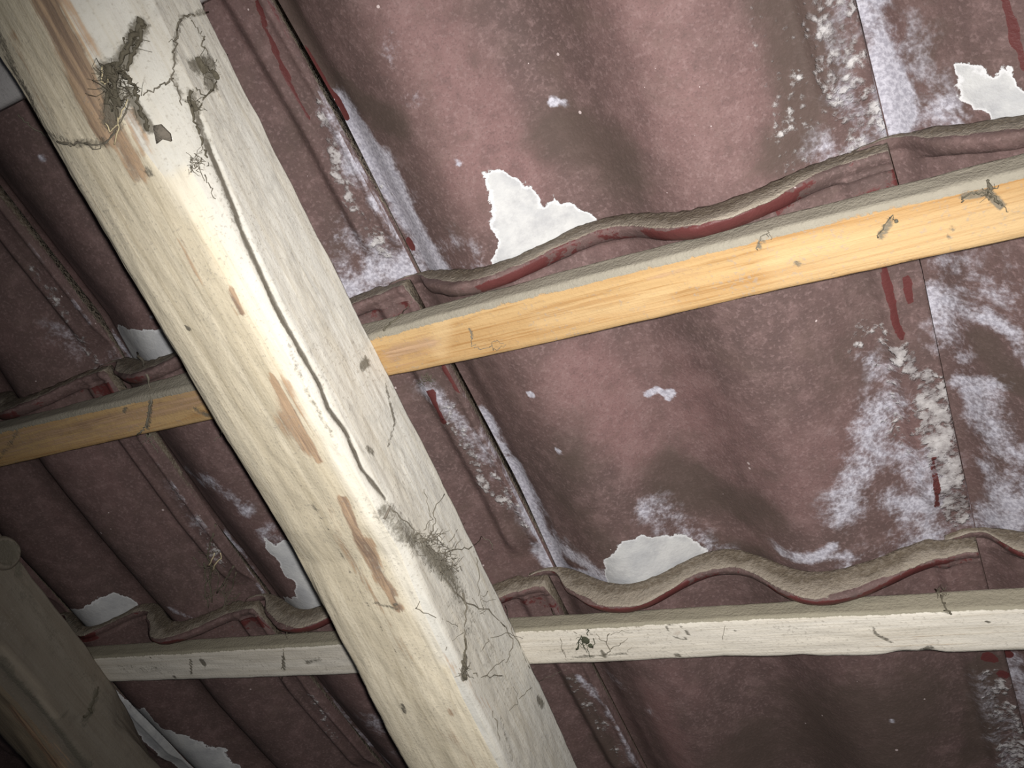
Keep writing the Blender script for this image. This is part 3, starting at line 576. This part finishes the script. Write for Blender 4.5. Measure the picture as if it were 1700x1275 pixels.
b2, bv_b2 = batten(WHITE, [(146, 1072), (560, 1045), (850, 1024), (1288, 998), (1494, 985), (1700, 973)],
    [(162, 1091), (400, 1077), (546, 1068), (870, 1046), (1000, 1039), (1288, 1024), (1700, 1008)],
    [(189, 1133), (400, 1127), (557, 1122), (880, 1105), (1000, 1101), (1200, 1092), (1412, 1091), (1700, 1082)], 0, -1.0, .92,
    'whitish weathered pine batten across the lower part with an oval knot',
    [('grime', [(1105, 1040), (1122, 1034), (1142, 1050), (1138, 1064), (1118, 1058), (1105, 1040)], 1.0, .8), ('bark_shade', [(1122, 1050)], 6, .5), ('grime', [(1447, 1040), (1452, 1052), (1478, 1066)], 1.4, .9), ('grime', [(1125, 1088), (1130, 1098)], 3, 1.1), ('grime', [(1223, 1048)], 1.8, 1.2),
     ('grime', [(1500, 1085), (1545, 1076)], 3, .9), ('grime', [(1040, 1085), (950, 1092)], 2, .6), ('grime', [(1000, 1082), (1010, 1100)], 2.4, .9), ('grime', [(935, 1080)], 2.4, .7), ('grime', [(1640, 1033)], 1.6, 1.0), ('grime', [(1560, 985), (1572, 1012)], 4, .9), ('grime', [(950, 1025), (990, 1060)], 1.6, .5),
     ('grime', [(470, 1090), (472, 1125)], 2, 1.0), ('grime', [(335, 1097), (338, 1102)], 4, 1.1), ('grime', [(317, 1095), (317, 1118)], 2, .8), ('grime', [(205, 1110), (260, 1112)], 9, .4), ('grime', [(290, 1125), (292, 1132)], 4, .8), ('grime', [(510, 1100), (530, 1095)], 4, .6), ('grime', [(250, 1092)], 2, .9), ('bark_shade', [(1450, 1070), (1690, 1060)], 10, .2)], 6,
    [(float(at_w(1500, 1086, .0174)[0]), .009, .004), (float(at_w(1543, 1084, .0174)[0]), .006, .003), (float(at_w(1335, 1091, .0174)[0]), .008, .0015)], .0022)
def parallel(V, label, mat, seed):
    rings = []
    for U in np.arange(-1.0, .92, .02):
        poly = [(V - .036, 0.0), (V - .036, .015), (V - .034, .0174), (V - .002, .0174), (V, .0155), (V - .0005, 0.0)]
        out, c = densify(poly, 14); rings.append([(U, q[0], q[1]) for q in out][::-1])
    P, F = timber('roof_batten', mat, rings, None, None, .0005, seed)
    z0 = np.zeros(len(P)); A = {n: z0 for n in ('bark_shade', 'grime', 'pale')}; A['face'] = z0 + 1; A['crack'] = z0; A['dust'] = np.where(P[:, 1] > V - .003, .9, 0)
    return tag(link('roof_batten', P, F, mat, None, np.array([0, V - .018, 0.0]), A), label, 'batten', 'battens under the tiles')
WHITE2 = wood_material('grey_batten_pine', 0, (.50, .48, .47), (.52, .50, .49), (.40, .38, .37), (.6, .6, .6), (.38, .345, .26), .25, .18)
parallel(.2475, 'light grey batten glimpsed left of the rafter in the upper left corner', WHITE2, 31)

# round knot end standing out of the dim rafter
kc = hit(bv2, 6, 918)
if kc is not None:
    bm = bmesh.new(); bmesh.ops.create_icosphere(bm, subdivisions=4, radius=1); KP = np.array([v.co[:] for v in bm.verts]); KF = [[v.index for v in f.verts] for f in bm.faces]; bm.free()
    rr_ = np.hypot(KP[:, 1], KP[:, 2]); KP[:, 0] = np.where(KP[:, 0] > 0, np.minimum(KP[:, 0], .55 - .18 * (rr_ < .72)), KP[:, 0])
    KP = KP * (1 + .10 * (vnoise(KP, 2.2, 77) - .5))[:, None] * np.array([.010, .019, .017]) * .9 + kc
    z0 = np.zeros(len(KP)); tag(link('knot', KP, KF, OLD, old_rafter, kc, {'face': z0, 'bark_shade': z0, 'crack': z0, 'grime': np.where(rr_ < .75, .8, .25), 'pale': z0, 'dust': z0}), 'rounded knot end bulging from the rafter')

# ---------------------------------------------------------------- dust webs, clumps, straws
dg = bpy.context.evaluated_depsgraph_get()
vv, ff = [], []
inv = np.array(ROOF.inverted())
for o in list(C.objects):
    if o.type != 'MESH': continue
    n0 = len(vv); mw = np.array(o.parent.matrix_world @ o.matrix_local if o.parent else o.matrix_world); T = inv @ mw
    co = np.empty(len(o.data.vertices) * 3); o.data.vertices.foreach_get('co', co); co = co.reshape(-1, 3) @ T[:3, :3].T + T[:3, 3]
    vv += co.tolist(); ff += [[i + n0 for i in p.vertices] for p in o.data.polygons]
ALL = BVHTree.FromPolygons(vv, ff)
class Strands:
    def __init__(s): s.v, s.f = [], []
    def tube(s, pts, r0, r1=None, sides=5, jit=0.0, sub=3, wob=.35):
        pts = [np.array(p, float) for p in pts]; r1 = r0 if r1 is None else r1
        q = []
        for a, b in zip(pts[:-1], pts[1:]):
            for j in range(sub): q.append(a + (b - a) * j / sub + (nrg.normal(0, jit, 3) if (j or q) else 0))
        q.append(pts[-1]); q = np.array(q); n = len(q)
        if n < 2: return
        base = len(s.v)
        for i in range(n):
            t = q[min(i + 1, n - 1)] - q[max(i - 1, 0)]; t /= np.linalg.norm(t) + 1e-9
            a = np.cross(t, (.3, .5, .81)); a /= np.linalg.norm(a) + 1e-9; b = np.cross(t, a)
            r = (r0 + (r1 - r0) * i / (n - 1)) * (1 + wob * (rng.random() * 2 - 1))
            for k in range(sides):
                an = 2 * math.pi * k / sides; s.v.append(q[i] + a * r * math.cos(an) + b * r * math.sin(an))
        for i in range(n - 1):
            for k in range(sides):
                k2 = (k + 1) % sides; s.f.append([base + i * sides + k, base + i * sides + k2, base + (i + 1) * sides + k2, base + (i + 1) * sides + k])
        s.f.append([base + k for k in range(sides)][::-1]); s.f.append([base + (n - 1) * sides + k for k in range(sides)])
    def blob(s, c, rad, seed, flat=(1, 1, 1), n=10, amp=.5):
        bm = bmesh.new(); bmesh.ops.create_icosphere(bm, subdivisions=3, radius=1); P = np.array([v.co[:] for v in bm.verts]); F = [[v.index for v in f.verts] for f in bm.faces]; bm.free()
        nz = vnoise(P, 1.6, seed, 3) - .5; P = P * (1 + amp * 2 * nz)[:, None] * np.array(flat) * rad + c
        b = len(s.v); s.v += list(P); s.f += [[i + b for i in f] for f in F]
    def fuzz(s, c, rad, n, r=.00022, L=.6):
        for _ in range(n):
            d = nrg.normal(0, 1, 3); d /= np.linalg.norm(d); a = c + nrg.normal(0, .4, 3) * rad
            e = nrg.normal(0, 1, 3); e /= np.linalg.norm(e)
            s.tube([a, a + d * rad * L, a + (d + e * .7) * rad * L * 1.6], r, r * .5, 4, rad * .05, 2)
    def done(s, name, mat, label, cat, group=None):
        if not s.v: return
        base = np.mean(s.v, 0)
        return tag(link(name, s.v, s.f, mat, None, base, None), label, cat, group)
def px(lst, lift=.0012): return [p for p in (hit(ALL, x, y, lift) for x, y in lst) if p is not None]
def web(label, strands, mat=WEB, fuzz=(), name='cobweb', cat='cobweb', blobs=()):
    s = Strands()
    for pts, r in strands:
        p = px(pts)
        if len(p) > 1: s.tube(p, r / 1000, r / 1000 * .7, 5, .0006, 4)
    for (x, y), rad, n in fuzz:
        c = hit(ALL, x, y, .002)
        if c is not None: s.fuzz(c, rad / 1000, n)
    for (x, y), rad, fl in blobs:
        c = hit(ALL, x, y, .0012)
        if c is not None: s.blob(c, rad / 1000, int(x + y) % 97, fl)
    return s.done(name, mat, label, cat)
web('long drooping dusty strand looping across the rafter near its top left', [([(30, 190), (45, 205), (62, 218), (82, 228), (104, 236), (130, 240), (160, 240), (182, 232), (196, 212), (205, 190), (215, 168)], .65), ([(75, 222), (95, 236), (118, 243)], .8), ([(140, 238), (160, 246), (178, 236)], .4)])
web('dark matted cobweb tuft with upright arm on the upper rafter', [([(232, 30), (236, 42), (222, 62), (212, 82), (200, 100), (190, 118)], 1.5), ([(241, 40), (230, 60), (226, 78), (216, 98), (212, 118)], 1.2), ([(205, 62), (210, 72), (200, 90)], .5), ([(190, 104), (180, 112), (175, 130), (178, 160), (186, 185)], 1.2), ([(195, 110), (192, 140), (190, 175), (196, 200)], 1.6),
    ([(188, 105), (200, 120), (214, 132), (226, 148)], 1.5), ([(214, 132), (210, 120), (204, 108)], .7), ([(226, 148), (228, 165), (232, 182), (240, 196), (248, 210)], .9), ([(203, 170), (216, 158), (228, 160)], .6)],
    CLUMP, fuzz=[((183, 125), 9, 26), ((192, 150), 9, 30), ((220, 145), 6, 16), ((222, 70), 5, 12)], blobs=[((182, 122), 3.6, (1, 1.5, .5)), ((189, 160), 3.0, (.9, 1.9, .45)), ((234, 190), 1.5, (.8, 1.8, .5)), ((243, 212), 1.4, (.9, 1.6, .5)), ((222, 58), 1.6, (.7, 2.0, .5))])
for pts, lab in (([(175, 205), (182, 218), (192, 210), (200, 190), (212, 165)], 'pale curled straw caught below the matted tuft on the upper rafter'), ([(170, 110), (169, 135), (176, 142), (180, 128)], 'short pale straw looped beside the matted tuft'),
                 ([(190, 240), (198, 215), (196, 195)], 'thin straw hanging under the matted tuft')):
    s = Strands(); s.tube(px(pts, .004), .0004, .0003, 5, .0003, 4, .1); s.done('straw', STRAW, lab, 'straw')
web('thin forked cobweb line on the grey side of the upper rafter', [([(346, 20), (325, 22), (305, 28), (296, 40), (292, 62), (290, 85), (288, 110), (288, 130), (294, 150), (302, 175)], .55), ([(288, 130), (276, 140), (262, 145), (250, 152), (238, 158)], .5), ([(318, 34), (330, 52), (340, 66)], .35), ([(296, 60), (280, 70)], .25), ([(340, 20), (338, 5)], .3), ([(340, 60), (336, 75), (345, 90)], .5), ([(350, 110), (362, 100), (378, 90)], .25)])
web('heart shaped grey dust clump on the upper rafter side', [([(318, 150), (316, 170), (320, 190), (326, 210)], 1.0), ([(326, 210), (336, 235), (345, 262)], .7), ([(360, 135), (345, 158), (335, 170), (330, 190)], .5), ([(325, 145), (340, 160), (355, 150)], .4)], CLUMP,
    blobs=[((332, 108), 2.6, (1, 1.7, .35)), ((356, 124), 2.2, (1, 1.5, .35)), ((321, 176), 2.0, (1, 1.5, .35)), ((340, 115), 2.2, (1.1, 1, .3))], fuzz=[((340, 120), 6, 18), ((322, 175), 4, 10)])
web('frayed dark fibres at the top of the rafter crack', [([(322, 255), (330, 262), (340, 275)], .3), ([(318, 278), (328, 272), (342, 268)], .3), ([(335, 262), (330, 280), (340, 300)], .25), ([(320, 262), (318, 278), (330, 292)], .25), ([(340, 290), (350, 310), (358, 330)], .35)], fuzz=[((326, 268), 5, 22), ((318, 278), 2.5, 10)])
s = Strands(); c = px([(256, 208), (268, 206), (284, 222), (286, 234), (272, 230), (262, 238)], .0016)
n0 = len(s.v); d = np.array([.0, .0, .0012]); s.v += c + [p + d for p in c]; n = len(c); s.f += [list(range(n)), list(range(n, 2 * n))[::-1]] + [[i, i + n, (i + 1) % n + n, (i + 1) % n] for i in range(n)]
s.done('bark_flake', FLAKE, 'small ragged dark grey flake stuck below the matted tuft on the rafter', 'flake')
web('dusty strand draped down over the left part of the orange batten', [([(228, 585), (238, 602), (242, 622), (248, 642), (251, 662), (248, 685), (243, 708), (246, 722)], 1.0), ([(243, 708), (236, 716), (228, 722)], .8), ([(246, 722), (256, 740), (262, 752)], .5)], blobs=[((246, 722), 2.4, (1.3, .9, .6))], fuzz=[((248, 728), 6, 16)])
web('tangled grey cobweb mat on the lower rafter side', [([(650, 845), (668, 862), (690, 882), (704, 900)], .45), ([(704, 880), (716, 862), (712, 840), (704, 812)], .3), ([(700, 900), (712, 890), (722, 868), (720, 845), (738, 820)], .4), ([(735, 918), (758, 912), (784, 908), (800, 890), (812, 896), (818, 912)], .45), ([(790, 925), (796, 950), (794, 990)], .35),
    ([(730, 940), (745, 968), (756, 985), (780, 1002), (812, 1012), (838, 1040)], .55), ([(768, 985), (774, 1010), (772, 1050), (774, 1080), (770, 1100)], .6), ([(690, 1010), (715, 1022), (740, 1030), (760, 1040)], .3), ([(690, 1010), (697, 998)], .3), ([(838, 1040), (850, 1062), (846, 1088), (840, 1100)], .4), ([(838, 1005), (848, 1040), (862, 1070), (880, 1110)], .35),
    ([(786, 1118), (806, 1124), (834, 1122)], .45), ([(806, 1124), (820, 1108), (838, 1095)], .3), ([(862, 1160), (880, 1142), (905, 1125), (940, 1112)], .3), ([(845, 1180), (862, 1165), (852, 1140)], .25), ([(818, 1180), (826, 1205), (830, 1230)], .3), ([(740, 1080), (752, 1062), (770, 1050)], .25), ([(800, 1080), (812, 1060), (838, 1050), (868, 1060)], .25), ([(745, 900), (760, 880), (772, 868)], .25)],
    fuzz=[((712, 905), 9, 45), ((730, 925), 9, 55), ((690, 895), 6, 22), ((745, 945), 7, 26), ((770, 1115), 4, 14), ((800, 1010), 8, 14)])
web('narrow dark dust drip hanging at the middle of the lower rafter', [([(772, 1060), (771, 1090), (770, 1130)], .8)], CLUMP, blobs=[((771, 1105), 2.2, (.75, 2.1, .5)), ((771, 1124), 2.0, (1, 1.4, .5))], fuzz=[((771, 1112), 4, 12)])
web('dark greenish tangle stuck on the pale batten right of the rafter', [([(957, 1078), (962, 1066), (966, 1056)], .7), ([(975, 1045), (976, 1055)], .5), ([(985, 1060), (984, 1076)], .5)], GREEN, fuzz=[((970, 1065), 4.5, 30)], blobs=[((972, 1063), 2.9, (1, 1.1, .5)), ((980, 1072), 1.8, (1, 1, .5))], name='dust_clump', cat='clump')
web('fine branching cobweb threads beside the greenish tangle on the pale batten', [([(1012, 1052), (1006, 1066), (1014, 1078), (1004, 1088), (1012, 1100)], .4), ([(1006, 1066), (996, 1062), (990, 1052)], .25), ([(1014, 1078), (1030, 1068), (1042, 1060)], .25), ([(1014, 1054), (1030, 1048), (1050, 1050)], .2), ([(930, 1060), (934, 1080), (940, 1092)], .25), ([(915, 1010), (930, 1035), (958, 1052)], .3), ([(1030, 1100), (1042, 1084), (1050, 1072)], .2), ([(950, 1100), (958, 1086)], .2)])
web('single straight hairline thread crossing the edge of the pale batten', [([(1208, 1015), (1204, 1040), (1200, 1062)], .2)])
web('greenish dust thread hanging over the right end of the pale batten', [([(1552, 978), (1562, 988), (1566, 1002), (1570, 1014), (1580, 1020)], .7)], CLUMP, fuzz=[((1560, 988), 4, 12)])
web('spidery dark dust cross on the orange batten near the right edge', [([(1596, 336), (1600, 325), (1618, 320), (1640, 320)], .55), ([(1640, 300), (1644, 318), (1654, 334), (1664, 342)], .8), ([(1644, 318), (1658, 308)], .3), ([(1664, 342), (1674, 352)], .3)], CLUMP, fuzz=[((1643, 320), 3.5, 14)])
web('thin dark thread with a bead on the orange batten', [([(1458, 395), (1464, 380), (1474, 364), (1482, 358), (1488, 366)], .35)], CLUMP, blobs=[((1488, 367), .9, (1, 1, 1))])
web('faint dusty thread dangling on the middle of the orange batten', [([(1258, 415), (1260, 400), (1270, 386), (1282, 380)], .4), ([(1272, 388), (1280, 398)], .25)], WEB)
web('crooked hairline cobweb on the orange batten near the main rafter', [([(778, 545), (784, 560), (782, 575), (796, 578), (812, 576), (822, 566), (836, 570)], .25), ([(812, 576), (824, 582), (840, 572)], .2)], blobs=[((783, 560), .8, (.7, 1.6, .6))])
web('dark dust smear thread over the dusty edge of the orange batten', [([(637, 548), (646, 538), (658, 530), (668, 522)], .9), ([(668, 522), (676, 512), (684, 500)], .3)], CLUMP)
web('ragged hanging cobweb with debris left of the main rafter', [([(358, 870), (354, 890), (348, 905), (346, 925), (352, 945), (348, 965), (352, 1000)], 1.0), ([(352, 940), (364, 955), (362, 975), (352, 990)], .6), ([(385, 945), (378, 965), (370, 985), (380, 1000)], .6), ([(388, 940), (376, 960), (360, 985)], 1.0), ([(338, 935), (342, 960), (340, 985), (346, 1010)], .8), ([(392, 950), (384, 975), (372, 1010), (376, 1035)], .7), ([(400, 985), (386, 995), (372, 1008)], .5), ([(320, 925), (332, 938), (346, 942)], .5), ([(330, 915), (345, 922), (362, 915)], .5)], CLUMP,
    fuzz=[((350, 940), 12, 40), ((375, 980), 12, 36), ((350, 990), 8, 22)])
for pts, lab in (([(345, 940), (352, 930), (356, 918)], 'left of two short yellow straws in the hanging debris'), ([(352, 948), (358, 934), (368, 926), (366, 918)], 'right of two short yellow straws in the hanging debris')):
    s = Strands(); s.tube(px(pts, .010), .0007, .0005, 5, .0003, 3, .1); s.done('straw', STRAW, lab, 'straw')
web('fluffy straw and dust wad under the orange batten beside the rafter', [([(700, 622), (712, 630), (724, 634)], .4), ([(704, 634), (716, 622)], .4), ([(708, 618), (718, 636)], .3)], CLUMP, fuzz=[((708, 627), 5, 20)], name='dust_clump', cat='clump')
web('curled dark thread below the orange batten, left', [([(368, 712), (366, 724), (356, 732)], .45)])
s = Strands(); s.tube(px([(638, 862), (644, 850), (648, 840)], .0015), .0009, .0006, 6, 0, 3, .1); s.done('twig', FLAKE, 'tiny brown twig stuck on the bright edge of the lower rafter', 'twig')
web('short sagging dust fringe on the edge of the dim rafter', [([(163, 1140), (160, 1155), (152, 1170), (150, 1185), (140, 1192)], .9)], CLUMP, blobs=[((150, 1180), 2.2, (.8, 1.8, .5)), ((140, 1190), 2, (1.3, .8, .5))])
web('wispy cobweb threads between pale batten left part and tiles', [([(476, 1040), (474, 1055), (480, 1062)], .5), ([(470, 1078), (472, 1095), (466, 1110), (468, 1128)], .5), ([(505, 1040), (512, 1052)], .3), ([(316, 1096), (317, 1120)], .35)])
